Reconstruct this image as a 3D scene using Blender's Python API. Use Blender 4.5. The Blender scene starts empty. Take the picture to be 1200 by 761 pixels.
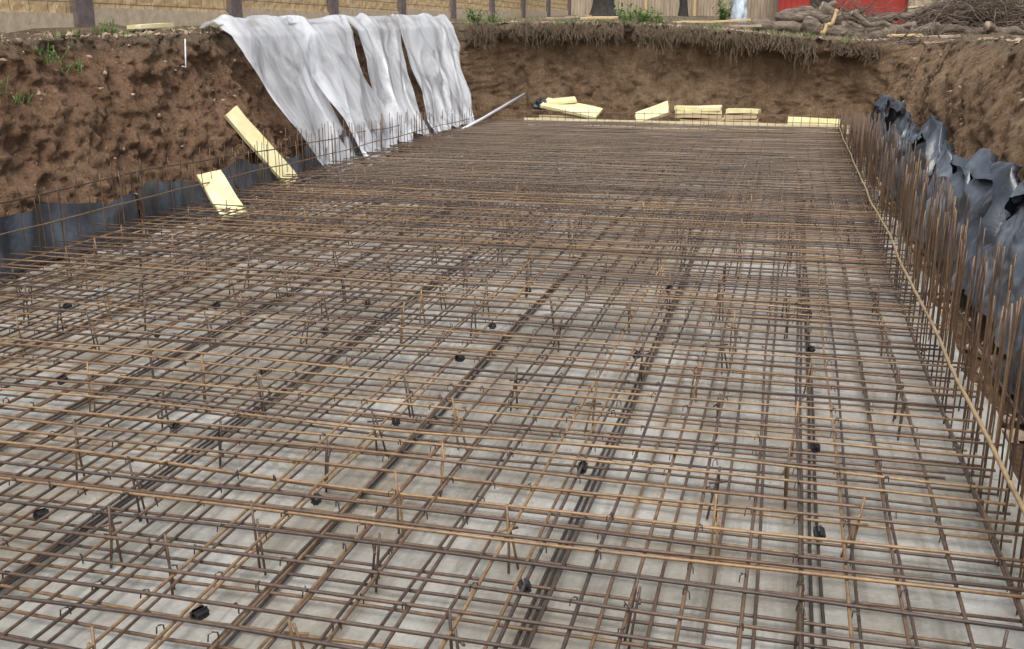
import bpy, math, random, bmesh
from mathutils import Vector, Matrix, noise
random.seed(7)
S=bpy.context.scene; COL=S.collection
PI=math.pi
# ------------------------------------------------------------------ helpers
def setp(o,label=None,cat=None,group=None,kind=None):
    if label:o["label"]=label
    if cat:o["category"]=cat
    if group:o["group"]=group
    if kind:o["kind"]=kind
    return o
def mesh(name,v,f,mat=None,smooth=False,mi=None,mats=None):
    m=bpy.data.meshes.new(name); m.from_pydata(v,[],f); m.update()
    for k in (mats or ([mat] if mat else [])): m.materials.append(k)
    if mi: m.polygons.foreach_set("material_index",mi)
    if smooth: m.polygons.foreach_set("use_smooth",[True]*len(m.polygons))
    return m
def obj(name,me,loc=(0,0,0),rot=(0,0,0),parent=None):
    o=bpy.data.objects.new(name,me); COL.objects.link(o); o.location=loc; o.rotation_euler=rot
    if parent: o.parent=parent
    return o
def empty(name,loc=(0,0,0)):
    o=bpy.data.objects.new(name,None); COL.objects.link(o); o.location=loc; return o
def tube(V,Fc,pts,r,n=6,cap=True):
    base=len(V); N=len(pts); pts=[Vector(p) for p in pts]
    prevu=None
    for i,p in enumerate(pts):
        d=(pts[min(i+1,N-1)]-pts[max(i-1,0)])
        if d.length<1e-9:d=Vector((0,0,1))
        d.normalize()
        u=d.orthogonal() if prevu is None else (prevu-d*prevu.dot(d))
        if u.length<1e-6:u=d.orthogonal()
        u.normalize(); prevu=u; w=d.cross(u)
        rr=r[i] if isinstance(r,(list,tuple)) else r
        for k in range(n):
            a=2*PI*k/n; V.append(tuple(p+u*(rr*math.cos(a))+w*(rr*math.sin(a))))
    for i in range(N-1):
        for k in range(n):
            a=base+i*n+k;b=base+i*n+(k+1)%n
            Fc.append((a,b,b+n,a+n))
    if cap:
        Fc.append(tuple(base+k for k in range(n-1,-1,-1)))
        Fc.append(tuple(base+(N-1)*n+k for k in range(n)))
def box(V,F,c,s,M=None):
    b=len(V)
    for x in(-1,1):
        for y in(-1,1):
            for z in(-1,1):
                p=Vector((c[0]+x*s[0]/2,c[1]+y*s[1]/2,c[2]+z*s[2]/2))
                if M:p=M@p
                V.append(tuple(p))
    for q in((0,1,3,2),(4,6,7,5),(0,4,5,1),(2,3,7,6),(0,2,6,4),(1,5,7,3)):F.append(tuple(b+i for i in q))
def sm(a,b,x):
    t=min(1,max(0,(x-a)/(b-a))); return t*t*(3-2*t)
def fr(p,o=4,h=1.0): return noise.fractal(p,h,2.0,o)
def tri(x): return abs((x%1)*2-1)*2-1
def crum(u,v,seed,vert=1.0,f0=1.3,octs=6):
    r=random.Random(seed); s=0; a=1; f=f0
    wu=.25*noise.noise(Vector((u*1.3,v*1.3,seed))); wv=.25*noise.noise(Vector((u*1.3,v*1.3,seed+9)))
    for k in range(octs):
        an=r.uniform(-1,1)*PI/2*vert
        s+=a*tri(((u+wu)*math.cos(an)+(v+wv)*math.sin(an))*f+r.random()); a*=.66; f*=1.5
    return s*.4
# ------------------------------------------------------------------ materials
def M(name):
    m=bpy.data.materials.new(name); m.use_nodes=True
    nt=m.node_tree; b=nt.nodes["Principled BSDF"]; return m,nt,b
def N(nt,t,**k):
    n=nt.nodes.new(t)
    for a,b in k.items():
        if a in n.inputs: n.inputs[a].default_value=b
        else: setattr(n,a,b)
    return n
def ramp(nt,src,stops):
    r=nt.nodes.new("ShaderNodeValToRGB"); e=r.color_ramp.elements
    while len(e)<len(stops): e.new(.5)
    for i,(p,c) in enumerate(stops):
        e[i].position=p; e[i].color=(*c,1) if len(c)==3 else c
    nt.links.new(src,r.inputs[0]); return r
def coord(nt,kind="Object",scale=(1,1,1)):
    if kind=="World":
        g=nt.nodes.new("ShaderNodeNewGeometry"); s=g.outputs["Position"]
    else:
        g=nt.nodes.new("ShaderNodeTexCoord"); s=g.outputs[kind]
    mp=nt.nodes.new("ShaderNodeMapping"); mp.inputs["Scale"].default_value=scale
    nt.links.new(s,mp.inputs[0]); return mp.outputs[0]
def noi(nt,co,scale,detail=4,rough=.6,dist=0):
    n=N(nt,"ShaderNodeTexNoise",Scale=scale,Detail=detail,Roughness=rough,Distortion=dist)
    nt.links.new(co,n.inputs["Vector"]); return n.outputs["Fac"]
def mix(nt,f,a,b,mode="MIX"):
    m=nt.nodes.new("ShaderNodeMix"); m.data_type="RGBA"; m.blend_type=mode
    for i,x in((0,f),(6,a),(7,b)):
        if hasattr(x,"is_linked"): nt.links.new(x,m.inputs[i])
        else: m.inputs[i].default_value=x if i==0 else ((*x,1) if len(x)==3 else x)
    return m.outputs[2]
def bump(nt,b,h,strength=.5,dist=.02):
    n=N(nt,"ShaderNodeBump",Strength=strength,Distance=dist); nt.links.new(h,n.inputs["Height"])
    nt.links.new(n.outputs[0],b.inputs["Normal"]); return n
def math_(nt,op,a,b=None):
    m=nt.nodes.new("ShaderNodeMath"); m.operation=op
    for i,x in enumerate((a,b)):
        if x is None: continue
        if hasattr(x,"is_linked"): nt.links.new(x,m.inputs[i])
        else: m.inputs[i].default_value=x
    return m.outputs[0]
def mrange(nt,src,a,b):
    m=nt.nodes.new("ShaderNodeMapRange"); m.inputs[1].default_value=a; m.inputs[2].default_value=b; nt.links.new(src,m.inputs[0]); return m.outputs[0]
def simple(name,c1,c2,scale=8,rough=.8,bs=.4,bd=.01,kind="Object",sc=(1,1,1),metal=0):
    m,nt,b=M(name); co=coord(nt,kind,sc)
    f=noi(nt,co,scale,6,.65); r=ramp(nt,f,[(.3,c1),(.7,c2)])
    nt.links.new(r.outputs[0],b.inputs["Base Color"]); b.inputs["Roughness"].default_value=rough
    b.inputs["Metallic"].default_value=metal
    bump(nt,b,noi(nt,co,scale*4,5,.7),bs,bd); return m
def soil():
    m,nt,b=M("soil"); co=coord(nt,"World")
    big=noi(nt,co,.55,5,.6,.4); mid=noi(nt,co,3.6,10,.78); fine=noi(nt,co,26,6,.8)
    r1=ramp(nt,mid,[(.22,(.22,.15,.105)),(.42,(.36,.26,.185)),(.58,(.45,.34,.25)),(.8,(.57,.46,.35))])
    g=nt.nodes.new("ShaderNodeNewGeometry"); sp=nt.nodes.new("ShaderNodeSeparateXYZ"); nt.links.new(g.outputs["Position"],sp.inputs[0])
    c=mix(nt,mrange(nt,sp.outputs[1],20,23),(1.0,.87,.79),(.86,.82,.74))
    c=mix(nt,mrange(nt,sp.outputs[0],0,1.6),c,(1.02,.97,.88))
    c=mix(nt,1.0,r1.outputs[0],c,"MULTIPLY")
    r2=ramp(nt,big,[(.35,(.84,.79,.75)),(.65,(1.1,1.1,1.07))])
    c=mix(nt,1.0,c,r2.outputs[0],"MULTIPLY")
    r3=ramp(nt,fine,[(.3,(.55,.52,.5)),(.62,(1.14,1.13,1.12))])
    c=mix(nt,.85,c,r3.outputs[0],"MULTIPLY")
    st=noi(nt,coord(nt,"World",(3.5,3.5,.35)),1.6,5,.6)
    rs=ramp(nt,st,[(.35,(.70,.68,.66)),(.6,(1.08,1.08,1.06))])
    c=mix(nt,.75,c,rs.outputs[0],"MULTIPLY")
    hz=math_(nt,"ADD",sp.outputs[2],math_(nt,"MULTIPLY",mid,.5))
    sl=mrange(nt,hz,1.98,2.22)
    top=ramp(nt,noi(nt,co,5,6,.7),[(.3,(.10,.08,.055)),(.5,(.25,.205,.14)),(.7,(.42,.35,.25))])
    c=mix(nt,math_(nt,"MULTIPLY",sl,.7),c,top.outputs[0])
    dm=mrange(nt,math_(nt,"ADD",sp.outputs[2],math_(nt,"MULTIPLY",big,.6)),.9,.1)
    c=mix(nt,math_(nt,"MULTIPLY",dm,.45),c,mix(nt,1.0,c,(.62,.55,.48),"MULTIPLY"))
    nt.links.new(c,b.inputs["Base Color"]); b.inputs["Roughness"].default_value=.95
    b.inputs["Specular IOR Level"].default_value=.15
    h=math_(nt,"ADD",math_(nt,"MULTIPLY",mid,1.6),math_(nt,"MULTIPLY",fine,1.0))
    bump(nt,b,h,1.0,.11); return m
SOIL=soil()
def concrete():
    m,nt,b=M("blinding_concrete"); co=coord(nt,"World")
    st=noi(nt,coord(nt,"World",(5.5,.3,1)),1.3,8,.68,.3)
    big=noi(nt,co,.6,8,.68,.8); mid=noi(nt,co,3.4,10,.76); fine=noi(nt,co,40,4,.7)
    r=ramp(nt,mid,[(.25,(.29,.28,.245)),(.5,(.43,.425,.39)),(.75,(.55,.55,.52))])
    rs=ramp(nt,st,[(.36,(.60,.58,.53)),(.5,(1,1,1)),(.7,(1.1,1.1,1.1))])
    c=mix(nt,.9,r.outputs[0],rs.outputs[0],"MULTIPLY")
    wet=ramp(nt,big,[(.46,(0,0,0)),(.54,(1,1,1))])
    c=mix(nt,math_(nt,"MULTIPLY",wet.outputs[0],.75),c,mix(nt,1.0,c,(.66,.62,.55),"MULTIPLY"))
    g=nt.nodes.new("ShaderNodeNewGeometry"); sp=nt.nodes.new("ShaderNodeSeparateXYZ"); nt.links.new(g.outputs["Position"],sp.inputs[0])
    mm=math_(nt,"MAXIMUM",mrange(nt,sp.outputs[0],-1.0,-4.0),mrange(nt,sp.outputs[1],5.5,12))
    mm=math_(nt,"MAXIMUM",mm,.45)
    mn=ramp(nt,noi(nt,co,.9,9,.75),[(.45,(0,0,0)),(.58,(1,1,1))])
    c=mix(nt,math_(nt,"MULTIPLY",math_(nt,"MULTIPLY",mm,mn.outputs[0]),.8),c,(.29,.23,.155))
    f2=ramp(nt,fine,[(.3,(.74,.74,.74)),(.6,(1.05,1.05,1.05))]); c=mix(nt,.6,c,f2.outputs[0],"MULTIPLY")
    nt.links.new(c,b.inputs["Base Color"])
    rr=ramp(nt,big,[(.44,(.6,.6,.6)),(.52,(.10,.10,.10))]); nt.links.new(rr.outputs[0],b.inputs["Roughness"])
    bump(nt,b,math_(nt,"ADD",math_(nt,"MULTIPLY",st,1.0),math_(nt,"MULTIPLY",mid,.45)),.3,.012); return m
CONC=concrete()
def rebar(name,stops):
    m,nt,b=M(name); oi=nt.nodes.new("ShaderNodeObjectInfo"); co=coord(nt,"World")
    f=noi(nt,co,1.7,5,.75); f2=noi(nt,co,30,4,.7)
    s=math_(nt,"ADD",math_(nt,"MULTIPLY",oi.outputs["Random"],.38),math_(nt,"MULTIPLY",f,.62))
    r=ramp(nt,s,stops)
    r2=ramp(nt,f2,[(.3,(.55,.5,.48)),(.65,(1.25,1.2,1.15))])
    c=mix(nt,.8,r.outputs[0],r2.outputs[0],"MULTIPLY")
    nt.links.new(c,b.inputs["Base Color"]); b.inputs["Roughness"].default_value=.5; b.inputs["Metallic"].default_value=.15
    bump(nt,b,f2,.4,.004); return m
RB=rebar("rusty_steel",[(.24,(.055,.044,.041)),(.42,(.105,.074,.056)),(.56,(.18,.115,.068)),(.74,(.34,.225,.115))])
RBF=simple("grey_rusty_steel",(.10,.076,.058),(.22,.155,.105),1.2,.55,.3,.004,"World")
RBU=rebar("rusty_steel_upright",[(.25,(.05,.035,.028)),(.5,(.12,.076,.048)),(.75,(.24,.155,.085))])
RBD=rebar("dark_steel",[(.2,(.035,.03,.03)),(.8,(.08,.06,.05))])
RBY=simple("tan_rust_steel",(.24,.165,.09),(.46,.33,.18),6,.7,.3,.004,"World")
PLK=simple("black_plastic",(.008,.008,.009),(.02,.02,.022),10,.45,.3,.004)
WIRE=simple("tie_wire_steel",(.02,.017,.017),(.06,.04,.03),12,.5,.2,.002)
FOAM=simple("yellow_foam",(.66,.58,.27),(.84,.79,.49),3,.85,.3,.006)
CARD=simple("pale_board",(.50,.38,.22),(.62,.5,.31),4,.85,.3,.006)
PALE=simple("pale_timber",(.62,.52,.30),(.80,.72,.47),4,.85,.3,.006)
WPIPE=simple("white_plastic",(.55,.56,.58),(.75,.76,.78),3,.4,.1,.002)
def membrane(name,stops,rough):
    m,nt,b=M(name); co=coord(nt,"World")
    f=noi(nt,co,1.3,7,.65,.4); r=ramp(nt,f,stops)
    nt.links.new(r.outputs[0],b.inputs["Base Color"]); b.inputs["Roughness"].default_value=rough
    b.inputs["Specular IOR Level"].default_value=.8
    bump(nt,b,noi(nt,co,8,6,.62,.7),.45,.02); return m
MEMB=membrane("black_membrane",[(.36,(.014,.018,.026)),(.52,(.042,.052,.068)),(.68,(.11,.13,.16))],.3)
MEMG=membrane("dusty_grey_membrane",[(.36,(.018,.023,.032)),(.52,(.075,.09,.115)),(.70,(.22,.25,.285))],.3)
def film():
    m,nt,b=M("plastic_film"); co=coord(nt,"World",(1,1.1,.4))
    f=noi(nt,co,1.6,5,.6,.8)
    b.inputs["Roughness"].default_value=.22; b.inputs["Specular IOR Level"].default_value=.8
    r0=ramp(nt,f,[(.3,(.74,.77,.80)),(.6,(.88,.90,.93))]); nt.links.new(r0.outputs[0],b.inputs["Base Color"])
    tl=nt.nodes.new("ShaderNodeBsdfTranslucent"); tl.inputs[0].default_value=(.86,.89,.93,1)
    tr=nt.nodes.new("ShaderNodeBsdfTransparent")
    m1=nt.nodes.new("ShaderNodeMixShader"); m1.inputs[0].default_value=.3
    nt.links.new(b.outputs[0],m1.inputs[1]); nt.links.new(tl.outputs[0],m1.inputs[2])
    m2=nt.nodes.new("ShaderNodeMixShader"); r=ramp(nt,f,[(.36,(.5,.5,.5)),(.50,(.2,.2,.2)),(.66,(.06,.06,.06))])
    nt.links.new(r.outputs[0],m2.inputs[0]); nt.links.new(m1.outputs[0],m2.inputs[1]); nt.links.new(tr.outputs[0],m2.inputs[2])
    nt.links.new(m2.outputs[0],nt.nodes["Material Output"].inputs[0])
    bump(nt,b,noi(nt,coord(nt,"World",(1,1.4,.6)),3,3,.5,.8),.2,.03); return m
FILM=film()
def blockwall():
    m,nt,b=M("tan_split_block"); g=nt.nodes.new("ShaderNodeNewGeometry")
    sp=nt.nodes.new("ShaderNodeSeparateXYZ"); nt.links.new(g.outputs["Position"],sp.inputs[0])
    cb=nt.nodes.new("ShaderNodeCombineXYZ"); nt.links.new(sp.outputs[1],cb.inputs[0]); nt.links.new(sp.outputs[2],cb.inputs[1])
    br=N(nt,"ShaderNodeTexBrick",Scale=1.0); br.inputs["Brick Width"].default_value=.4; br.inputs["Row Height"].default_value=.19
    br.inputs["Mortar Size"].default_value=.009; br.inputs["Color1"].default_value=(.82,.62,.36,1); br.inputs["Color2"].default_value=(.70,.51,.28,1)
    br.inputs["Mortar"].default_value=(.34,.28,.2,1); nt.links.new(cb.outputs[0],br.inputs["Vector"])
    co=coord(nt,"World"); f=noi(nt,co,9,7,.75)
    r=ramp(nt,f,[(.3,(.65,.63,.58)),(.65,(1.12,1.1,1.06))])
    c=mix(nt,.9,br.outputs[0],r.outputs[0],"MULTIPLY"); nt.links.new(c,b.inputs["Base Color"]); b.inputs["Roughness"].default_value=.9
    bump(nt,b,math_(nt,"SUBTRACT",f,br.outputs["Fac"]),.9,.05); return m
BLK=blockwall()
PLINTH=simple("plinth_concrete",(.50,.39,.27),(.72,.60,.44),7,.9,.6,.02,"World")
PILL=simple("dark_pillar_block",(.12,.095,.09),(.25,.20,.19),9,.85,.7,.02,"World")
WOOD=simple("weathered_wood",(.26,.20,.14),(.52,.42,.3),5,.85,.4,.006,"Object",(1,1,.15))
NEWWOOD=simple("fresh_timber",(.50,.36,.17),(.68,.52,.28),5,.8,.3,.004)
BARK=simple("bark",(.075,.058,.045),(.36,.29,.215),7,.95,1.0,.05,"World",(.5,2,2))
TWIG=simple("twig_bark",(.05,.038,.03),(.24,.18,.135),6,.95,.5,.01,"World")
CUT=simple("cut_wood",(.36,.29,.2),(.52,.43,.31),7,.85,.3,.004)
DARKBARK=simple("dark_bark",(.02,.018,.016),(.07,.06,.05),6,.95,.9,.02,"World")
RED=simple("red_painted_metal",(.26,.02,.015),(.38,.035,.025),2,.5,.15,.004)
ROOF=simple("grey_roof",(.12,.12,.12),(.2,.2,.2),4,.7,.2,.004)
LEAF=simple("weed_leaf",(.06,.12,.025),(.17,.28,.07),9,.7,.1,.002,"World")
DRY=simple("dry_grass",(.14,.12,.065),(.34,.28,.17),9,.8,.1,.002,"World")
ROOT=simple("root_fibre",(.045,.033,.02),(.20,.145,.095),9,.9,.1,.002,"World")
CLOD=simple("soil_clod",(.24,.165,.12),(.46,.345,.25),7,.95,.7,.02,"World")
SACK=simple("pale_blue_sack",(.38,.46,.56),(.62,.68,.74),5,.7,.3,.01)
# ------------------------------------------------------------------ terrain
def zg(x,y):
    z=2.0+.023*(min(max(y,6),75)-12)
    z-=.30*sm(-5,2,x)*sm(13,24,y)
    z-=.08*sm(-2,2,x)
    return z
FY=22.1
X0,X1,Y0,Y1=-6.5,1.68,-3.0,24.0
def XB(y): return X0-.02*(min(max(y,-3),28)-7)
def XRB(y): return X1+.012*(min(max(y,-3),28)-7)
def warp(x,y):
    w=min(1,max(0,(X1-x)/(X1-X0))); return x+w*(XB(y)-X0)+(1-w)*(XRB(y)-X1)
def XL(y): return XB(y)+.42
def XR(y): return .97+.008*(y-5)
def loop():
    R=.5; P=[]
    step=.04
    def seg(a,b,n):
        L=(Vector(b)-Vector(a)).length; k=int(L/ (step if n[1]>=0 else .4))
        for i in range(k): P.append((Vector(a).lerp(Vector(b),i/k),Vector(n)))
    def arc(c,a0,a1):
        for i in range(12):
            a=a0+(a1-a0)*i/12; n=Vector((math.cos(a),math.sin(a))); P.append((Vector(c)+n*R,n))
    seg((X0,Y0+R),(X0,Y1-R),(-1,0)); arc((X0+R,Y1-R),PI,PI/2)
    seg((X0+R,Y1),(X1-R,Y1),(0,1)); arc((X1-R,Y1-R),PI/2,0)
    seg((X1,Y1-R),(X1,Y0+R),(1,0)); arc((X1-R,Y0+R),0,-PI/2)
    seg((X1-R,Y0),(X0+R,Y0),(0,-1)); arc((X0+R,Y0+R),-PI/2,-PI)
    return P
def bank_off(nx,ny,t):
    l=max(0,-nx)**2; r=max(0,nx)**2; f=ny*ny
    o=l*(.95*t**.9)+r*(.20*t+.50*t**3)+f*(.40*t-.34*sm(.80,.95,t))
    return o
P=loop(); V=[];F=[]
TN=62
outs=[.04,.09,.15,.23,.33,.45,.6,.75,.95,1.2,1.5,1.9,2.4,3.1,4,5.2,7,9.5,13,18,26,40,65,110,170]
cols=TN+1+len(outs)
def lump(q,z): return fr(Vector((q.x*.7,q.y*.7,z*.6))*1.1,4)*.20
for p,n in P:
    lf=max(0,-n.x)
    for j in range(cols):
        if j<=TN:
            t=j/TN; off=bank_off(n.x,n.y,t); q=p+n*off; q.x=warp(q.x,q.y); z=zg(q.x,q.y)*t
            pos=Vector((q.x,q.y,z))
            w=sm(0,.08,t)*.8+.2
            b1=lump(p+n*off,z)
            b2=fr(pos*2.2+Vector((9,2,4)),6,.45)*(.075+.02*lf)
            vs=noise.voronoi(pos*5.0+Vector((1,1,1))*.8*noise.noise(pos*4))[0]; b3=(min(.5,vs[1]-vs[0])*.07-.02)*(.4+.6*lf)
            st=abs(noise.noise(Vector((q.x*3.4,q.y*3.4,z*.5))))*.17*(n.y*n.y*.7+.25)
            rag=sm(.8,1,t)*fr(Vector((q.x*2.2,q.y*2.2,3)),5,.5)*(.05+.15*n.y*n.y)
            d=(b1+b2+b3-st)*w+rag
            pos+=Vector((n.x,n.y,.25*sm(.5,1,t)))*(-d)
        else:
            o=outs[j-TN-1]; q=p+n*(bank_off(n.x,n.y,1)+o); q.x=warp(q.x,q.y); z=zg(q.x,q.y)
            pos=Vector((q.x,q.y,z)); a=1-sm(0,1.5,o)
            pos.z+=fr(pos*.9,4)*.11+fr(pos*3.0,5,.5)*.07
            pos+=Vector((n.x,n.y,0))*(-lump(p+n*bank_off(n.x,n.y,1),z)*a)
        V.append(tuple(pos))
L=len(P)
for i in range(L):
    for j in range(cols-1):
        a=i*cols+j; b=((i+1)%L)*cols+j
        F.append((a,a+1,b+1,b))
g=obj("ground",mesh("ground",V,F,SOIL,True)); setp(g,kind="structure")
def sheetgrid(x0,x1,y0,y1,z,nx,ny,amp,edge=0):
    V=[];F=[]
    for i in range(nx+1):
        for j in range(ny+1):
            y=y0+(y1-y0)*j/ny; a=x0(y) if callable(x0) else x0; bb=x1(y) if callable(x1) else x1
            x=a+(bb-a)*i/nx
            ex=ey=0
            if edge and (i in(0,nx)): ex=fr(Vector((x,y*1.2,5)),4)*edge
            if edge and (j in(0,ny)): ey=fr(Vector((x*1.2,y,5)),4)*edge
            V.append((x+ex,y+ey,z+amp*fr(Vector((x,y,0))*2.2,4)))
    for i in range(nx):
        for j in range(ny):
            a=i*(ny+1)+j; F.append((a,a+ny+1,a+ny+2,a+1))
    return V,F
v,f=sheetgrid(-8.0,2.6,-3.8,24.8,-.05,60,180,.03)
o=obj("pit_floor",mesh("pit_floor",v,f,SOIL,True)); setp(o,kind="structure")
v,f=sheetgrid(lambda y:XL(y)-.15,lambda y:XR(y)+.25,-2.5,FY+.3,.0,40,140,.006,.12)
o=obj("concrete_floor",mesh("concrete_floor",v,f,CONC,True)); setp(o,kind="structure")
# ------------------------------------------------------------------ rebar mat
R=.0068
def wavy(axis,L,amp,seed,n):
    pts=[]
    for i in range(n+1):
        s=-L/2+L*i/n
        a=amp*noise.noise(Vector((s*.45,seed*7.3,1)));b=amp*.6*noise.noise(Vector((s*.7,seed*3.1,9)))
        pts.append((s,a,b) if axis=='x' else (a,s,b))
    return pts
bars=[]
TW=7.3
TV=[wavy('x',TW,.03,k,22) for k in range(8)]
LV=[wavy('y',11.0,.028,k+20,26) for k in range(8)]
def tmesh(pts,name,r=R,mat=RB):
    V=[];F=[];tube(V,F,pts,r,6); return mesh(name,V,F,mat,True)
TM=[tmesh(p,"transverse_bar") for p in TV]; LM=[tmesh(p,"lengthwise_bar") for p in LV]
LD=[tmesh(p,"lengthwise_bar",R*1.05,RBD) for p in LV]
ZT,ZB=.215,.045
rnd=random.Random(3)
y=1.0; DT=.16
while y<FY:
    c=(XL(y)+XR(y))/2; k0=.010*sm(FY,FY-8,y)
    bars.append(('t',rnd.randrange(8),(c+rnd.uniform(-.06,.06),y+rnd.uniform(-.025,.025),ZT+.016+rnd.uniform(-.004,.006)),k0+rnd.gauss(0,.0032)))
    bars.append(('t',rnd.randrange(8),(c+rnd.uniform(-.06,.06),y+.05+rnd.uniform(-.03,.03),ZB+rnd.uniform(-.004,.004)),k0+rnd.gauss(0,.0032)))
    if rnd.random()<.12: bars.append(('t',rnd.randrange(8),(c+rnd.uniform(-.3,.3),y+.03,ZT+.018),k0+rnd.gauss(0,.005)))
    y+=DT
NL=40
def lane(q,c): return (XL(c-5)+q*(XR(c-5)-XL(c-5)), XL(c+5)+q*(XR(c+5)-XL(c+5)))
for i in range(NL):
    q=(i+.4)/NL
    st=rnd.uniform(0,4)
    for lay,z in((0,ZT),(1,ZB+.016)):
        yy=-2.5+(st if lay==0 else 4-st); s=0
        while yy<FY-.5:
            c=min(yy+5.5,FY-5.5)
            xa,xb=lane(q,c)
            bars.append(('l',rnd.randrange(8),((xa+xb)/2+rnd.uniform(-.02,.02)+(s%2)*.03+(.05 if lay else 0),c,z+rnd.uniform(-.004,.004)),-(xb-xa)/10+rnd.gauss(0,.002)))
            yy+=10.2; s+=1
for i in range(7):
    q=(5.6*i+2.2)/NL
    for dx,z in((0,.022),(.028,.022)):
        for yy in(-2.5,7.6,13.6):
            c=min(yy+5.5,FY-5.5); xa,xb=lane(q,c)
            bars.append(('d',rnd.randrange(8),((xa+xb)/2+dx,c,z),-(xb-xa)/10))
def key(b):
    if b[0]=='t': return b[2][1]-1.5+(0 if b[2][1]>1.7 else 50)+(0 if b[2][2]>.1 else .8)
    return max(0,b[2][1]-5.5)+(0 if b[2][2]>.1 else .8)
bars.sort(key=key)
nb=0
SV=[];SF=[]
for kd,vr,loc,rz in bars:
    sc=(XR(loc[1])-XL(loc[1])+.12)/TW if kd=='t' else 1
    if nb<300:
        o=obj("reinforcement_bar",{'t':TM,'l':LM,'d':LD}[kd][vr],loc,(rnd.uniform(-.0006,.0006),rnd.uniform(-.0006,.0006),rz)); o.scale=(sc,1,1)
        setp(o,{'l':"long rusty ribbed steel bar tied into a mat above concrete",'t':"rusty cross bar tied over the long bars of the mat",'d':"dark doubled runner bar below the rusty steel mat"}[kd],"reinforcement bar","bars of the steel mat")
        nb+=1
    else:
        c,s=math.cos(rz),math.sin(rz)
        pts=[(loc[0]+p[0]*sc*c-p[1]*s,loc[1]+p[0]*sc*s+p[1]*c,loc[2]+p[2]) for p in (TV if kd=='t' else LV)[vr][::2]]
        tube(SV,SF,pts,R*1.15,5)
o=obj("reinforcement_bars",mesh("reinforcement_bars",SV,SF,RBF,True)); setp(o,"dense mat of many rusty steel bars over concrete","reinforcement bars","bars of the steel mat","stuff")
# starter bars
ups=[]
y=1.6
while y<FY+.1:
    for dx,dh in((-.02,0),(.17,.03))+(((.08,.05),) if y<9 else ()):
        h=rnd.uniform(.84,.99)+.05*sm(4,9,y)
        if rnd.random()<.15: h*=rnd.uniform(.7,.95)
        if y>13: h*=1-.4*sm(13,22,y)
        ups.append((XR(y)+dx+rnd.uniform(-.02,.02),y+rnd.uniform(-.05,.05),h+dh))
    if y>4.5 and rnd.random()<.85:
        ups.append((XL(y)+rnd.uniform(-.03,.03),y+rnd.uniform(-.04,.04),rnd.uniform(.62,.82)*(1-.3*sm(14,22,y))))
        ups.append((XL(y)-.16+rnd.uniform(-.03,.03),y+rnd.uniform(-.06,.06),rnd.uniform(.6,.85)*(1-.3*sm(14,22,y))))
    y+=.15 if y<9 else .16
x=XL(FY)+.1
while x<XR(FY):
    ups.append((x,FY+.03,rnd.uniform(.42,.55))); x+=.17
ups.sort(key=lambda u:u[1]+abs(u[0])*.3)
RU=.0044
UV=[]
for k in range(6):
    UV.append([(.006*noise.noise(Vector((k*5,i*.3,0))),.010*noise.noise(Vector((k*9,i*.3,4)))*i/4,i/8) for i in range(9)])
UM=[tmesh(p,"starter_bar",RU,RBU) for p in UV]
SV=[];SF=[];n=0
for (x,y,h) in ups:
    tx,ty=rnd.gauss(0,.014),rnd.gauss(0,.014)
    if n<300:
        o=obj("starter_bar",rnd.choice(UM),(x,y,.01),(tx,ty,rnd.uniform(0,6))); o.scale=(1,1,h)
        setp(o,"thin rusty upright steel bar standing at the mat edge","upright reinforcement bar","upright bars round the slab edge"); n+=1
    else: tube(SV,SF,[(x,y,.01),(x+ty*h*.5,y-tx*h*.5,h*.5),(x+ty*h,y-tx*h,h)],RU*1.25,5)
o=obj("starter_bars",mesh("starter_bars",SV,SF,RBU,True)); setp(o,"many thin rusty upright bars at the far slab edge","upright reinforcement bars","upright bars round the slab edge","stuff")
def rail(pts,mat,label,r=.007,name="edge_rail_bar"):
    P2=[]
    for a,b in zip(pts,pts[1:]):
        a=Vector(a);b=Vector(b);k=max(2,int((b-a).length/.4))
        for i in range(k): 
            p=a.lerp(b,i/k); p+=Vector((noise.noise(p*.8)*.02,0,noise.noise(p*.9+Vector((5,5,5)))*.03)); P2.append(p)
    P2.append(Vector(pts[-1])); V=[];F=[];tube(V,F,P2,r,6)
    return setp(obj(name,mesh(name,V,F,mat,True)),label,"reinforcement bar")
def rr_(d,zs): return [(XR(y)+d,y,z) for y,z in zs]
def rl_(d,zs): return [(XL(y)+d,y,z) for y,z in zs]
rail(rr_(-.04,[(1.4,.42),(4,.36),(13,.27),(19,.25),(22,.30)]),RBY,"long thin tan bar tied along the uprights",.010)
rail(rr_(.18,[(1.4,.32),(22,.3)]),RBU,"long rusty bar tied low behind the uprights")
rail(rl_(.02,[(4.5,.44),(12,.40),(22,.33)]),RBU,"long rusty bar tied along the bank-side uprights")
rail(rl_(-.17,[(4.5,.60),(9,.66),(12,.58),(17,.5)]),RBU,"slightly sagging rusty bar tied to the uprights")
rail([(XL(FY),FY+.045,.42),(XR(FY),FY+.045,.42)],RBU,"rusty bar tied across the end uprights")
rail([(XL(FY),FY+.045,.30),(XR(FY),FY+.045,.28)],RBU,"rusty bar tied low across the end uprights")
def chair(k):
    V=[];F=[]; h=.215
    tube(V,F,[(0,0,.008),(.004,0,h*.5),(.0,0,h+.035+.025*k)],R*.8,6)
    tube(V,F,[(.045,.012,.008),(.03,.012,h*.5),(.008,.012,h+.01)],R*.75,6)
    tube(V,F,[(-.03,.016,h-.03),(.05,.016,h-.03)],R*.75,6)
    return mesh("bar_chair",V,F,RB,True)
CM=[chair(k) for k in range(3)]
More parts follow.
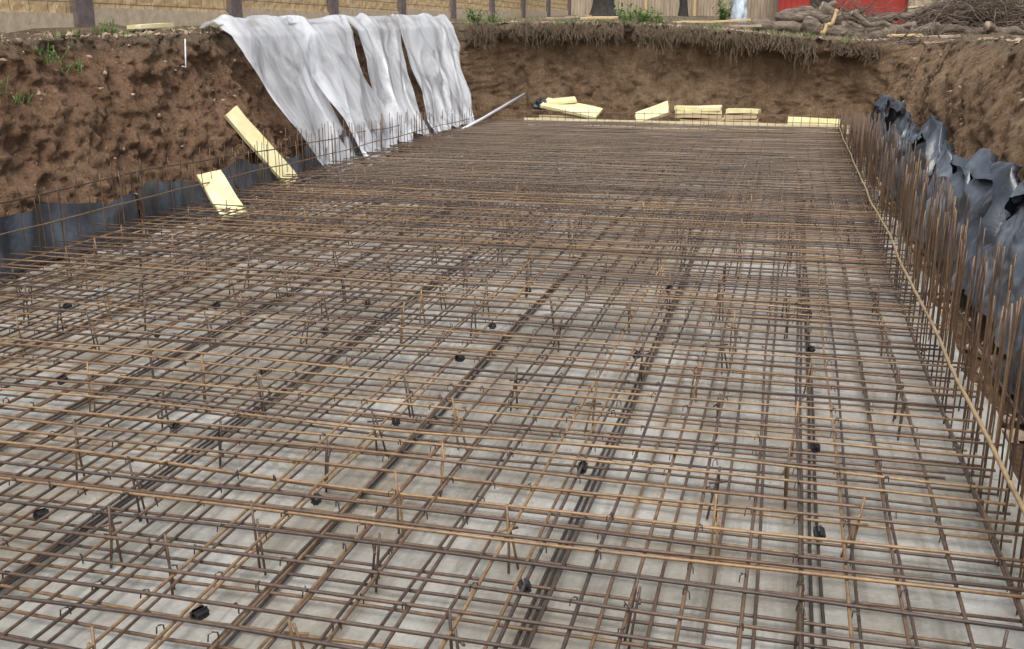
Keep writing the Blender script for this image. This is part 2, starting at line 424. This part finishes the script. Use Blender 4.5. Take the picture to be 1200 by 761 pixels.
for i in range(13):
    for j in range(26):
        x=XL(8)+.3+i*.55+rnd.uniform(-.14,.14); y=2.0+j*.52+rnd.uniform(-.16,.16)+ (.26 if i%2 else 0)
        if x>XR(5)-.15 or rnd.random()<.14: continue
        o=obj("bar_chair",rnd.choice(CM),(x,y,.003),(rnd.gauss(0,.07),rnd.gauss(0,.07),rnd.uniform(0,6)))
        setp(o,"small bent steel chair holding up the upper bars","bar support chair","bar chairs between the steel layers")
V=[];F=[]
for i in range(NL):
    for j in range(118):
        if rnd.random()>.5: continue
        y=1.0+DT*j+rnd.uniform(-.02,.02); x=XL(y)+(i+.4)/NL*(XR(y)-XL(y))+rnd.uniform(-.012,.012)
        if y<1.5:continue
        z=ZT+.008; s=rnd.uniform(.8,1.2)*.011
        a=rnd.choice((-1,1))
        tube(V,F,[(x-s,y-a*s,z-.012),(x-s*.8,y-a*s*.8,z+.012),(x,y,z+.016),(x+s*.8,y+a*s*.8,z+.012),(x+s,y+a*s,z-.012)],.0026,4)
        e=rnd.uniform(.006,.018); tube(V,F,[(x,y,z+.014),(x+rnd.uniform(-e,e),y+rnd.uniform(-e,e),z+.016+e*.3)],.0025,4)
o=obj("tie_wire",mesh("tie_wire",V,F,WIRE)); setp(o,"twisted dark tie wires knotted at the bar crossings","tie wire",None,"stuff")
def spacer():
    V=[];F=[]
    for k in range(16):
        a=2*PI*k/16; ri=.010; ro=.022 if k%2 else .017
        for r in(ri,ro):
            for y in(-.024,.024): V.append((r*math.cos(a),y,r*math.sin(a)))
    for k in range(16):
        b=k*4;c=((k+1)%16)*4
        if k==4: continue
        F+= [(b,c,c+1,b+1),(b+2,b+3,c+3,c+2),(b,b+2,c+2,c),(b+1,c+1,c+3,b+3)]
    return mesh("bar_spacer",V,F,PLK)
SPM=spacer()
for i in range(7):
    q=(5.6*i+2.2)/NL
    for k in range(6):
        y=2.7+k*.85+(.45 if i%2 else 0)+rnd.uniform(-.15,.15); x=XL(y)+q*(XR(y)-XL(y))+.012
        if rnd.random()<.2: continue
        o=obj("bar_spacer",SPM,(x,y,ZT-.012),(rnd.uniform(-.3,.3),0,rnd.uniform(-.5,.5)))
        setp(o,"black plastic spacer clipped on a steel bar","plastic spacer","black spacers clipped on the bars")
# ------------------------------------------------------------------ membranes
def ridg(p): return 1-abs(noise.noise(p))*2
def cloth(name,fn,ns,nt_,mat,smooth=True):
    V=[fn(i/ns,j/nt_) for i in range(ns+1) for j in range(nt_+1)]; F=[]
    for i in range(ns):
        for j in range(nt_):
            a=i*(nt_+1)+j;F.append((a,a+1,a+nt_+2,a+nt_+1))
    return obj(name,mesh(name,V,F,mat,smooth))
def rmem(y0,y1,h,seed,flop,label,mat=MEMG,xb=1.42,run=.42,hv=.12,skew=0,zb=.01):
    iseed=int(seed*10)
    def fn(s,t):
        y=y0+(y1-y0)*s
        H=h*(1+hv*noise.noise(Vector((y*1.3,seed,4)))+.4*hv*noise.noise(Vector((y*4.5,seed,4))))*(.6+.4*sm(0,.18,s)*sm(1,.82,s))
        fl=flop*max(.10,noise.noise(Vector((y*1.1,seed,7)))+.45)
        z0=zb*(1+.8*noise.noise(Vector((y*2,seed,11))))
        tt=z0+t*(H-z0+fl)
        if tt<H:
            k=tt/H; z=tt; x=xb+run*(.35*k+.65*k*k)
        else:
            u=tt-H; k=1; rr=.04
            z=H+rr*math.sin(min(u/rr,PI*.5))-max(0,u-.05)*.9; x=xb+run-.55*u-.05
        w=.35+.65*k
        d=w*(.07*ridg(Vector((y*1.9+.6*t,seed,t*1.1)))+.055*ridg(Vector((y*3.6-.9*t,seed+3,t*2.0)))-.05)
        d+=.05*crum(y,tt,iseed+3,1,1.6,7)+.02*noise.noise(Vector((y*5,tt*4,seed)))
        yy=y+.10*k*noise.noise(Vector((y*1.7,t*2,seed+5)))+skew*k*(1-2*s)*.3+.15*noise.noise(Vector((t*4,seed,s*2)))
        return (x-d,yy,max(.01,z+.03*noise.noise(Vector((y*4,tt*3,seed+8)))))
    o=cloth("membrane_sheet",fn,int(40*(y1-y0)),66,mat); setp(o,label,"waterproof membrane","membrane sheets along the bank")
rmem(2.6,6.6,.62,1.3,.2,"broad dusty grey membrane sheet draped over the bank foot",MEMB,1.36,.40,.15)
rmem(6.3,8.7,.92,2.7,.35,"dusty grey membrane sheet folded over at its top",MEMG,1.40,.42,.2,0,.12)
rmem(8.5,10.5,.95,2.2,.40,"creased grey black membrane sheet folded at the top",MEMB,1.43,.42,.2,.2,.1)
rmem(10.3,12.1,.84,3.1,.35,"crumpled grey membrane sheet slumped on the bank foot",MEMG,1.38,.42,.25,.3)
rmem(12.2,13.7,.96,3.7,.45,"crumpled dark membrane sheet hanging on bank",MEMB,1.42,.36,.3)
rmem(13.8,15.3,.85,4.1,.45,"black membrane with folded top edge",MEMG,1.42,.34,.3,-.3)
rmem(15.5,17.1,.98,5.9,.35,"narrow black membrane flap standing upright",MEMB,1.45,.3,.3,.3)
rmem(17.5,18.8,.80,6.2,.35,"narrow black membrane sheet hanging down",MEMB,1.45,.3,.4)
rmem(19.1,20.4,.90,7.2,.30,"narrow grey black membrane sheet hanging down",MEMG,1.5,.3,.3,.3)
def lmem(y0,y1,h,seed,label):
    def fn(s,t):
        y=y0+(y1-y0)*s; H=h*(1+.18*tri(s*(y1-y0)*.5+seed*.3)+.2*noise.noise(Vector((s*5,seed,0))))
        x=XL(y)-.27-.08*t+.07*ridg(Vector((y*1.6,seed,t*.5)))-.03+.035*crum(y,t*.4,seed,.3,1.2,5)
        return (x,y+.03*noise.noise(Vector((y*3,t*2,seed)))*t,max(.01,H*t))
    o=cloth("membrane_sheet",fn,int(34*(y1-y0)),20,MEMB); setp(o,label,"waterproof membrane","membrane sheets along the bank")
lmem(4.2,6.9,.48,11,"black membrane strip standing along the bank foot")
lmem(7.0,9.2,.46,12,"creased black membrane strip at the bank foot")
lmem(9.3,11.3,.42,16,"creased black membrane strip at the bank foot")
lmem(11.4,13.3,.4,13,"creased black membrane strip at the bank foot")
lmem(13.4,18.0,.46,14,"black membrane strip below the plastic film")
lmem(18.2,21.8,.42,15,"black membrane strip below the plastic film")
# ------------------------------------------------------------------ plastic film
def filmsheet(ty0,ty1,by0,by1,zb,seed,over,label,dx=0):
    iseed=int(seed*10)
    def fn(s,t):
        sw=.30*noise.noise(Vector((t*2.5,seed,0 if s<.5 else 5)))*abs(2*s-1)**2
        ym=ty0+(ty1-ty0)*s+sw
        if t<.82:
            k=t/.82; z0=max(.03,zb+.22*noise.noise(Vector((s*4,seed,0)))+.12*noise.noise(Vector((s*13,seed,0)))); y=(by0+(by1-by0)*s+sw)*(1-k)+ym*k
            zt=zg(-8,y)+.12; z=z0+(zt-z0)*k; x=XB(y)-.95*(max(0,z/zt))**.9+.26+dx+.14*(1-k)**3
            if k>.92: x-=.10*(k-.92)/.08
        else:
            k=(t-.82)/.18; y=ym+.5*k*noise.noise(Vector((s*3,seed,2))); x=XB(y)-.79-over*k*(.6+.9*noise.noise(Vector((s*4,seed,5))))+dx
            z=zg(x,y)+.14+.07*math.sin(k*PI)-.05*k
        q=s*(ty1-ty0)+.5*noise.noise(Vector((t*1.8,s*2.5,seed)))
        A=.5+.5*sm(1,.2,t)
        d=A*(.20*(ridg(Vector((q*.75+seed+.4*t,t*1.1,seed)))-.4)+.07*(ridg(Vector((q*1.8-.9*t,t*2.2,seed+2)))-.4))
        d+=.035*crum(q,t*2,iseed+2,.9,.7,5)
        d+=.05*sm(.25,0,t)*crum(q*1.3,t*4,iseed+7,1,1.2,4)
        if t<.82: return (x+max(-.14,d),y+.14*noise.noise(Vector((q*2,t*4,seed+1))),z+.03*noise.noise(Vector((q*5,t*5,seed+6))))
        return (x,y,z+max(-.03,d*.7))
    o=cloth("plastic_film",fn,int(40*(ty1-ty0)),100,FILM); setp(o,label,"plastic sheeting","plastic film draped over the bank")
filmsheet(12.9,15.2,13.2,15.0,.12,1.7,.55,"wide white translucent plastic film draped over earth bank")
filmsheet(14.9,17.0,14.7,16.3,.08,3.3,.5,"white plastic film hanging in long folds to the floor",.08)
filmsheet(17.1,19.6,16.5,18.4,.18,5.3,.45,"translucent plastic film gathered in large folds on bank",.02)
filmsheet(19.4,22.9,18.3,21.3,.20,9.1,.3,"greyish translucent plastic film hanging in the pit corner",.09)
# ------------------------------------------------------------------ insulation boards
def board(p,axisx,axisy,size,label,mat=FOAM,name="insulation_board",cat="insulation board"):
    bm=bmesh.new(); bmesh.ops.create_cube(bm,size=1); bmesh.ops.scale(bm,vec=size,verts=bm.verts)
    bmesh.ops.subdivide_edges(bm,edges=[e for e in bm.edges],cuts=5,use_grid_fill=True)
    sd=random.random()*50
    for vv in bm.verts:
        vv.co.z+=.03*noise.noise(Vector((vv.co.x*1.3+sd,vv.co.y,0))); vv.co.x+=.012*noise.noise(vv.co*7+Vector((sd,0,0))); vv.co.y+=.012*noise.noise(vv.co*6+Vector((0,sd,0)))
    me=bpy.data.meshes.new(name); bm.to_mesh(me); bm.free(); me.materials.append(mat)
    X=Vector(axisx).normalized(); Z=X.cross(Vector(axisy)).normalized(); Y=Z.cross(X)
    o=obj(name,me); Mx=Matrix((X,Y,Z)).transposed().to_4x4(); Mx.translation=Vector(p); o.matrix_world=Mx
    return setp(o,label,cat,"yellow insulation boards" if name=="insulation_board" else None)
a=Vector((-6.28,12.45,.12)); b=Vector((-6.93,12.15,1.04))
board((a+b)/2,b-a,(.35,1,.1),(1.2,.26,.05),"long yellow foam board leaning on the earth bank")
a=Vector((-6.25,10.35,.50)); b=Vector((-5.6,9.75,.12))
board((a+b)/2,b-a,(.6,.8,.2),(.9,.27,.05),"yellow foam board lying tilted over the edge bars")
BY=FY-25
board((-4.6,25.75+BY,.45),(1,-.1,-.16),(0,1,.35),(1.3,.5,.06),"tilted yellow foam board on a loose heap")
board((-4.9,25.95+BY,.58),(1,.3,.14),(0,1,.2),(.7,.4,.06),"short yellow foam board on a heap")
board((-4.8,25.85+BY,.22),(1,.0,.02),(0,1,.0),(1.0,.5,.14),"pale board resting flat on the pit floor",CARD)
board((-2.8,25.75+BY,.38),(1,0,.38),(0,1,.6),(.75,.45,.06),"short yellow foam board propped at an angle")
for i in range(6):
    board((-1.75+rnd.uniform(-.07,.07),25.8+BY,.08+i*.085),(1,rnd.uniform(-.08,.08),rnd.uniform(-.01,.01)),(0,1,0),(.98,.6,.075),"yellow foam board in a low stack" if i>3 else "pale board low in a stack",FOAM if i>3 else CARD)
for i in range(5):
    board((-.88+rnd.uniform(-.05,.05),25.75+BY,.08+i*.095),(1,rnd.uniform(-.09,.09),rnd.uniform(-.01,.01)),(0,1,0),(.68,.6,.085),"yellow foam board in a low stack" if i>3 else "pale board low in a stack",FOAM if i>3 else CARD)
board((.60,25.45+BY,.25),(1,.02,-.03),(0,.25,1),(1.05,.24,.06),"yellow foam board standing on edge")
for xx,ll in((-3.6,3.9),(-.13,2.98)):
    board((xx,25.24+BY,.17),(1,.004,-.002),(0,0,1),(ll,.17,.045),"long pale timber board on edge along the slab end",PALE,"edging_board","timber board")
board((-8.3,12.6,zg(-8.3,12.6)+.10),(.2,1,0.05),(1,0,0),(.6,.25,.05),"scrap of yellow foam board lying on grass")
for (x,y,r,l,w) in [(-4.4,25.0,.2,.9,.18),(-5.4,26.2,-.3,1.3,.1),(2.4,24.4,.5,.8,.12),(3.1,23.5,-.2,1.1,.1),(-1.0,25.0,.1,.7,.08),(-2.0,28.0,.05,2.0,.14)]:
    board((x,y,zg(x,y)+.12),(1,r,.03),(0,1,.1),(l,w,.04),"loose weathered plank lying near the pit edge",NEWWOOD if w>.11 else WOOD,"timber_plank","timber board")
V=[];F=[];tube(V,F,[(-6.2,18.8,.12),(-6.1,20.8,.32),(-5.85,23.5,.70)],.03,10)
setp(obj("plastic_pipe",mesh("plastic_pipe",V,F,WPIPE,True)),"long white plastic pipe leaning in the pit corner","plastic pipe")
V=[];F=[];tube(V,F,[(-7.2,11.6,1.60),(-7.3,11.8,1.95)],.009,8)
tube(V,F,[(-7.2,11.6,1.61),(-7.15,11.45,1.63)],.009,8)
setp(obj("plastic_pipe",mesh("plastic_pipe",V,F,WPIPE,True)),"short white bent pipe sticking from the bank","plastic pipe")
# ------------------------------------------------------------------ boundary wall
FX=-10.6; sp_=4.6; fy0=14.1-3*sp_
bw=empty("boundary_wall",(FX,fy0,zg(FX,fy0))); setp(bw,"tan block wall with dark pillars and concrete plinth","wall")
def part(name,V,F,mat,par,smooth=False):
    o=obj(name,mesh(name,V,F,mat,smooth)); o.parent=par; o.matrix_parent_inverse=Matrix.Translation(par.location).inverted(); return o
for k in range(12):
    y=fy0+k*sp_; z=zg(FX,y)-.2
    V=[];F=[];box(V,F,(FX,y,z+1.3),(.42,.42,2.6)); box(V,F,(FX,y,z+2.65),(.5,.5,.098))
    part("pillar",V,F,PILL,bw)
    if k<11:
        z2=(z+zg(FX,y+sp_)-.2)/2
        V=[];F=[];box(V,F,(FX,y+sp_/2,z2+.22),(.30,sp_-.42,.58)); part("plinth",V,F,PLINTH,bw)
        V=[];F=[];nx,nz=46,18
        for i in range(nx+1):
            for j in range(nz+1):
                yy=y+.21+(sp_-.42)*i/nx; zz=z2+.51+1.87*j/nz
                V.append((FX+.11+.02*noise.noise(Vector((0,yy*6,zz*9))),yy,zz))
        for i in range(nx):
            for j in range(nz):
                a=i*(nz+1)+j;F.append((a,a+nz+1,a+nz+2,a+1))
        box(V,F,(FX,y+sp_/2,z2+.51+.935),(.16,sp_-.422,1.86)); part("block_panel",V,F,BLK,bw)
        V=[];F=[];box(V,F,(FX,y+sp_/2,z2+2.42),(.34,sp_-.42,.07)); part("coping",V,F,PLINTH,bw)
# ------------------------------------------------------------------ backdrop items
gz=zg
wf=empty("wooden_fence",(-5,53,gz(-5,53))); setp(wf,"weathered board fence with pale timber posts","fence")
V=[];F=[];x=-12.5
while x<-.4:
    h=1.9+rnd.uniform(-.06,.06); box(V,F,(x,53+rnd.uniform(-.01,.01),gz(x,53)+h/2-.15),(.135,.025,h)); x+=.15
part("board_panel",V,F,WOOD,wf)
for x in(-12,-9.5,-7,-4.6,-2.6):
    V=[];F=[];box(V,F,(x,52.9,gz(x,53)+.9),(.12,.12,2.2)); part("post",V,F,NEWWOOD,wf)
rs=empty("red_shed",(2,50,gz(2,50))); setp(rs,"long red painted metal shed behind the log pile","shed")
V=[];F=[];zz=gz(2,50)-.3;n_=44
for i in range(n_+1):
    xx=-.6+5.4*i/n_; yy=49-.03*(i%2)
    V.append((xx,yy,zz));V.append((xx,yy,zz+2.5))
for i in range(n_): F.append((2*i,2*i+2,2*i+3,2*i+1))
box(V,F,(2.1,50.6,zz+1.25),(5.38,3.1,2.5)); part("wall",V,F,RED,rs)
V=[];F=[];box(V,F,(2.1,50.6,zz+2.6),(6,3.9,.12)); part("roof",V,F,ROOF,rs)
V=[];F=[];box(V,F,(1.2,48.93,zz+1.2),(.9,.05,2.0)); part("door",V,F,DARKBARK,rs)
w2=empty("timber_hoarding",(13,52,gz(13,52))); setp(w2,"grey weathered timber hoarding behind the brush pile","fence")
V=[];F=[];x=4.9
while x<30: 
    box(V,F,(x,48.6+rnd.uniform(-.01,.01),gz(x,48)+1.0),(.19,.03,2.5)); x+=.2
part("board_panel",V,F,WOOD,w2)
def trunk(x,y,r,h,label):
    t=empty("tree",(x,y,gz(x,y))); setp(t,label,"tree")
    V=[];F=[];pts=[];rr=[]
    for i in range(14):
        k=i/13; pts.append((x+.1*noise.noise(Vector((k*2,x,0))),y,gz(x,y)-.2+h*k)); rr.append(r*(1.5-.6*sm(0,.12,k)-.4*k))
    tube(V,F,pts,rr,14); 
    V=[tuple(Vector(v)+Vector((1,1,0))*.05*noise.noise(Vector(v)*5)) for v in V]
    part("trunk",V,F,DARKBARK,t,True)
    V=[];F=[]
    for k in range(7):
        a=rnd.uniform(0,6.28); p=Vector((x,y,gz(x,y)+h*rnd.uniform(.6,.95))); pp=[p]
        for s in range(5): p=p+Vector((math.cos(a)*.5,math.sin(a)*.5,.35))+Vector((rnd.uniform(-.1,.1),)*3); pp.append(p)
        tube(V,F,pp,[r*.35*(1-s/6) for s in range(6)],6)
    part("limb",V,F,DARKBARK,t,True)
    V=[];F=[]
    for k in range(2600):
        c=Vector((rnd.gauss(0,1.1),rnd.gauss(0,1.1),rnd.gauss(0,.7))); 
        if noise.noise(c*1.1)<-.12: continue
        c+=Vector((x,y,gz(x,y)+h+1.2)); u=Vector((rnd.uniform(-1,1),rnd.uniform(-1,1),rnd.uniform(-1,1))).normalized()*.12; w=u.orthogonal()*.6
        b=len(V); V+= [tuple(c-u),tuple(c+w),tuple(c+u),tuple(c-w)];F.append((b,b+1,b+2,b+3))
    part("crown",V,F,LEAF,t)
trunk(-6.9,40,.5,4.2,"dark thick tree trunk beyond the pit")
trunk(-4.55,46,.2,4.5,"slim dark tree trunk beside wooden fence")
def blob(name,c,s,mat,sd,sub=3,amp=.25):
    bm=bmesh.new(); bmesh.ops.create_icosphere(bm,subdivisions=sub,radius=1)
    for v in bm.verts:
        v.co*=1+amp*noise.noise(v.co*1.6+Vector((sd,0,0)))+amp*.4*noise.noise(v.co*4+Vector((sd,0,0)))
        v.co=Vector((v.co.x*s[0],v.co.y*s[1],max(v.co.z,-.7)*s[2]))
    me=bpy.data.meshes.new(name); bm.to_mesh(me); bm.free(); me.materials.append(mat)
    for p in me.polygons:p.use_smooth=True
    return obj(name,me,c)
setp(blob("builders_sack",(-1.7,36,gz(-1.7,36)+.45),(.28,.3,.7),SACK,3,4,.5),"pale blue full sack standing on bare ground","sack")
setp(blob("membrane_bundle",(-5.3,22.9,.50),(.15,.15,.13),MEMB,5,4,.7),"small crumpled bundle of black membrane on boards","waterproof membrane")
# ------------------------------------------------------------------ logs and brush
def log(c,d,L,r,label,mat=BARK,name="log"):
    d=Vector(d).normalized(); V=[];F=[];n=26;pts=[];rr=[]
    for i in range(n+1):
        k=i/n-.5; pts.append(Vector(c)+d*L*k+Vector((0,.14*noise.noise(Vector((k*3,c[0],1))),.18*noise.noise(Vector((k*3,c[0],7)))))); rr.append(r*(1.05-.3*(k+.5)+.22*noise.noise(Vector((k*9,c[0],3)))))
    tube(V,F,pts,rr,14)
    V=[tuple(Vector(v)+Vector((0,noise.noise(Vector(v)*9),noise.noise(Vector(v)*9+Vector((3,3,3)))))*r*.3) for v in V]
    mi=[0]*(len(F)-2)+[1,1]
    return setp(obj(name,mesh(name,V,F,None,True,mi,[mat,CUT])),label,"log","felled logs beside the pit")
def G(x,y,h): return (x,y,zg(x,y)+h)
logs=[(.2,.14,1.3,2.2,.14),(1.3,.17,1.0,2.1,.17),(.6,.40,1.7,2.0,.13),(2.0,.17,1.5,1.7,.18),(-.1,.13,2.2,1.6,.12),(1.5,.52,2.0,1.7,.14),(2.7,.15,1.2,1.4,.13),
(3.6,.2,1.9,1.6,.11),(2.6,.5,2.4,1.8,.10),(4.6,.4,2.7,1.8,.10),(.4,.56,2.8,1.4,.10),(5.0,.18,1.6,1.6,.10),(.9,.2,2.4,1.9,.07),(2.0,.36,.9,1.4,.06)]
dirs=[(1,.1,-.04),(1,-.15,-.1),(1,.25,.08),(1,.3,.03),(1,-.3,.05),(1,0,-.12),(1,.6,.04),(1,-.3,.06),(1,.1,.18),(1,.3,-.1),(1,.3,.25),(1,.5,0),(1,-.6,.2),(1,.2,-.2)]
for (x,h,dy,L_,r),d in zip(logs,dirs): log(G(x,24.9+dy,h),d,L_,r,"rough grey brown log lying near the pit lip")
log(G(.85,25.6,.28),(.3,-.2,.55),.65,.05,"short pale sawn timber piece leaning on logs",NEWWOOD,"timber_offcut")
log(G(3.9,27.7,.75),(1,.1,.02),2.4,.03,"pale straight plank lying across the brush",CUT,"timber_offcut")
def brush(cx_,cy_,w,h,n,label):
    V=[];F=[]
    for k in range(n):
        a=rnd.gauss(0,.8)+(PI if rnd.random()<.5 else 0); L_=rnd.uniform(.3,1.2)
        px=cx_+rnd.gauss(0,w*.42); py=cy_+rnd.gauss(0,.6)
        hh=h*math.exp(-((px-cx_)/w)**2)*rnd.random()**.7
        p=Vector((px,py,zg(px,py)+hh)); dr=Vector((math.cos(a),math.sin(a)*.6,rnd.gauss(0,.4)))
        pts=[p]
        for s in range(4): dr=(dr+Vector((rnd.gauss(0,.25),rnd.gauss(0,.25),rnd.gauss(-.04,.2)))).normalized(); p=p+dr*L_/4; pts.append(p)
        r=rnd.uniform(.004,.018); tube(V,F,pts,[r*(1-.17*s) for s in range(5)],5)
    setp(obj("brush_pile",mesh("brush_pile",V,F,TWIG,True)),label,"brushwood",None,"stuff")
brush(4.4,27.7,1.9,1.0,1600,"tangled heap of cut branches and twigs")
brush(1.4,27.0,1.3,.6,500,"loose cut branches lying between logs")
brush(2.8,23.6,1.2,.12,90,"scattered dry twigs on the bank top")
# ------------------------------------------------------------------ vegetation
def grass(V,F,x,y,z,n,h,sp):
    for k in range(n):
        bx=x+rnd.gauss(0,sp);by=y+rnd.gauss(0,sp); a=rnd.uniform(0,6.28); L_=h*rnd.uniform(.5,1.2); w=.006+.004*rnd.random(); l=rnd.uniform(.1,.6)
        d=Vector((math.cos(a),math.sin(a),0)); sd=Vector((-d.y,d.x,0))*w; b=Vector((bx,by,z-.03))
        m1=b+Vector((0,0,L_*.6))+d*L_*l*.3; tip=b+Vector((0,0,L_*(1-l*.3)))+d*L_*l
        i=len(V); V+=[tuple(b-sd),tuple(b+sd),tuple(m1+sd*.8),tuple(m1-sd*.8),tuple(tip)]; F+=[(i,i+1,i+2,i+3),(i+3,i+2,i+4)]
V=[];F=[];V2=[];F2=[]
for k in range(420):
    x=rnd.uniform(-8,2.0); y=Y1+.1+abs(rnd.gauss(0,1.0))
    cl=noise.noise(Vector((x*.9,y*.8,2)))
    if cl<.0: continue
    t=(V,F) if rnd.random()<.35 else (V2,F2); grass(*t,x,y,zg(x,y),12,.10+.12*cl,.10)
for k in range(220):
    y=rnd.uniform(8,25); x=XB(y)-1.05-abs(rnd.gauss(0,.8))
    if noise.noise(Vector((x*.9,y*.8,2)))<-.05: continue
    t=(V,F) if rnd.random()<.4 else (V2,F2); grass(*t,x,y,zg(x,y),14,.12,.10)
for k in range(450):
    x=rnd.uniform(-10,8); y=rnd.uniform(26,44)
    t=(V,F) if rnd.random()<.25 else (V2,F2); grass(*t,x,y,zg(x,y),10,.14,.2)
setp(obj("grass",mesh("grass",V,F,LEAF)),"sparse green grass along the pit lip","grass",None,"stuff")
setp(obj("dry_grass",mesh("dry_grass",V2,F2,DRY)),"dry grass and litter along the pit lip","grass",None,"stuff")
V=[];F=[]
for k in range(2000):
    x=rnd.uniform(-7.3,1.9); y=Y1+.05+rnd.uniform(-.12,.1); z=zg(x,y)-rnd.uniform(0,.22)+.04; p=Vector((x,y-.10,z)); pts=[p]
    if noise.noise(Vector((x*2.1,4,0)))<-.15: continue
    l=1+3.2*rnd.random()**4*max(0,noise.noise(Vector((x*1.2,0,0)))+.5)
    for s in range(4): p=p+Vector((rnd.gauss(0,.03),-abs(rnd.gauss(.0,.02)),-l*rnd.uniform(.02,.06))); pts.append(p)
    tube(V,F,pts,rnd.uniform(.003,.009),4)
setp(obj("hanging_roots",mesh("hanging_roots",V,F,ROOT)),"fine roots hanging from the topsoil","roots",None,"stuff")
def weed(x,y,z,h,n,label):
    V=[];F=[]
    for k in range(n):
        a=rnd.uniform(0,6.28); t=rnd.uniform(.1,.9); L_=h*rnd.uniform(.5,1.1); d=Vector((math.cos(a)*t,math.sin(a)*t,1)).normalized()
        b=Vector((rnd.gauss(0,.06),rnd.gauss(0,.06),-.04)); tube(V,F,[b,b+d*L_],.004,4,False)
        for s in range(6):
            c=b+d*L_*(.3+.7*s/5); u=Vector((rnd.uniform(-1,1),rnd.uniform(-1,1),rnd.uniform(-.3,.6))).normalized()*h*.2; w=u.cross(Vector((0,0,1))).normalized()*h*.055
            i=len(V);V+=[tuple(c),tuple(c+u*.5+w),tuple(c+u),tuple(c+u*.5-w)];F.append((i,i+1,i+2,i+3))
    setp(obj("weed_plant",mesh("weed_plant",V,F,LEAF),(x,y,z)),label,"weed","weeds along the pit edge")
for (x,y,h,n) in [(-7.3,24.4,.40,36),(-6.9,24.5,.32,24),(-3.7,24.7,.33,24),(-3.4,24.9,.42,32),(-3.1,25.4,.38,28),(-3.5,26.0,.45,30),(-2.9,25.0,.2,14),(-4.9,25.1,.2,14),(-1.7,25.2,.2,12),(-8.0,11.2,.24,18),(-7.8,8.9,.26,18),(3.2,24.0,.16,10),(-4.4,29,.55,28),(-2.2,36,.8,30)]:
    weed(x,y,zg(x,y),h,n,"small leafy green weed growing at the pit lip")
for (y,z,h) in [(9.3,1.75,.2),(9.6,1.65,.16),(8.6,1.4,.12),(8.3,1.5,.16)]:
    x=XB(y)-.95*(z/2.0)**.9+.06; weed(x,y,z,h,12,"small weed rooted in the earth bank")
# clods
V=[];F=[]
bm=bmesh.new(); bmesh.ops.create_icosphere(bm,subdivisions=1,radius=1); iv=[v.co.copy() for v in bm.verts]; iF=[tuple(v.index for v in f.verts) for f in bm.faces]; bm.free()
def clod(x,y,z,s):
    b=len(V); sd=rnd.uniform(0,99)
    sx,sy,sz=[rnd.uniform(.6,1.4) for _ in range(3)]
    for c in iv:
        k=s*(1+.9*noise.noise(c*1.4+Vector((sd,0,0)))); V.append((x+c.x*k*sx,y+c.y*k*sy,z+c.z*k*sz*.7))
    for q in iF: F.append(tuple(b+i for i in q))
for k in range(900):
    y=rnd.uniform(6,23.5); t=rnd.random()
    if rnd.random()<.6: x=XB(y)-.95*t**.9+.03; z=zg(x,y)*t
    else: x=XRB(y)+.20*t+.5*t**3-.02; z=zg(x,y)*t
    clod(x,y,z,.008+.028*rnd.random()**4)
for k in range(3000):
    sd=rnd.random()
    if sd<.35: y=rnd.uniform(6,24); x=XB(y)-.95-abs(rnd.gauss(0,.5))
    elif sd<.75: y=rnd.uniform(6,27); x=XRB(y)+.7+abs(rnd.gauss(0,.9))
    else: x=rnd.uniform(-8,3); y=Y1+.2+abs(rnd.gauss(0,.5))
    clod(x,y,zg(x,y)+.01,.012+.05*rnd.random()**4)
for k in range(450):
    if rnd.random()<.5: y=rnd.uniform(5,22); x=XB(y)+rnd.uniform(0,.3)
    else: y=rnd.uniform(2,22); x=XR(y)+rnd.uniform(.25,.6)
    clod(x,y,-.02,.012+.05*rnd.random()**2)
setp(obj("soil_clods",mesh("soil_clods",V,F,CLOD)),"loose soil clods and small stones on the banks","soil",None,"stuff")
# ------------------------------------------------------------------ camera, light
f=1200; th=math.atan(338.5/f); ph=math.radians(14.61)
Fv=Vector((-math.sin(ph)*math.cos(th),math.cos(ph)*math.cos(th),-math.sin(th))); Rv=Vector((math.cos(ph),math.sin(ph),0)); Uv=Rv.cross(Fv)
cam=bpy.data.objects.new("camera",bpy.data.cameras.new("camera")); COL.objects.link(cam)
cam.matrix_world=Matrix((( Rv.x,Uv.x,-Fv.x,0),(Rv.y,Uv.y,-Fv.y,0),(Rv.z,Uv.z,-Fv.z,2.0),(0,0,0,1)))@Matrix.Rotation(math.radians(.15),4,'Z')
cam.data.sensor_width=36; cam.data.lens=36; cam.data.clip_end=600; cam.data.clip_start=.05
S.camera=cam
W=bpy.data.worlds.new("World"); S.world=W; W.use_nodes=True; nt=W.node_tree; bg=nt.nodes["Background"]
EL,AZ=60,172
sky=nt.nodes.new("ShaderNodeTexSky"); sky.sky_type='NISHITA'; sky.sun_disc=False; sky.sun_elevation=math.radians(EL); sky.sun_rotation=math.radians(AZ); sky.air_density=1; sky.dust_density=5
hs=nt.nodes.new("ShaderNodeHueSaturation"); hs.inputs["Saturation"].default_value=.4; hs.inputs["Value"].default_value=1.4; nt.links.new(sky.outputs[0],hs.inputs["Color"]); nt.links.new(hs.outputs[0],bg.inputs[0]); bg.inputs[1].default_value=.15
sd=bpy.data.lights.new("sun",'SUN'); sd.energy=1.4; sd.angle=math.radians(35); sd.color=(1,.98,.94)
so=obj("sun",sd); 
el=math.radians(EL); az=math.radians(AZ)
dirv=Vector((math.sin(az)*math.cos(el),math.cos(az)*math.cos(el),math.sin(el)))
so.rotation_euler=dirv.to_track_quat('Z','Y').to_euler()
S.view_settings.view_transform='Standard'; S.view_settings.look='None'; S.view_settings.exposure=0
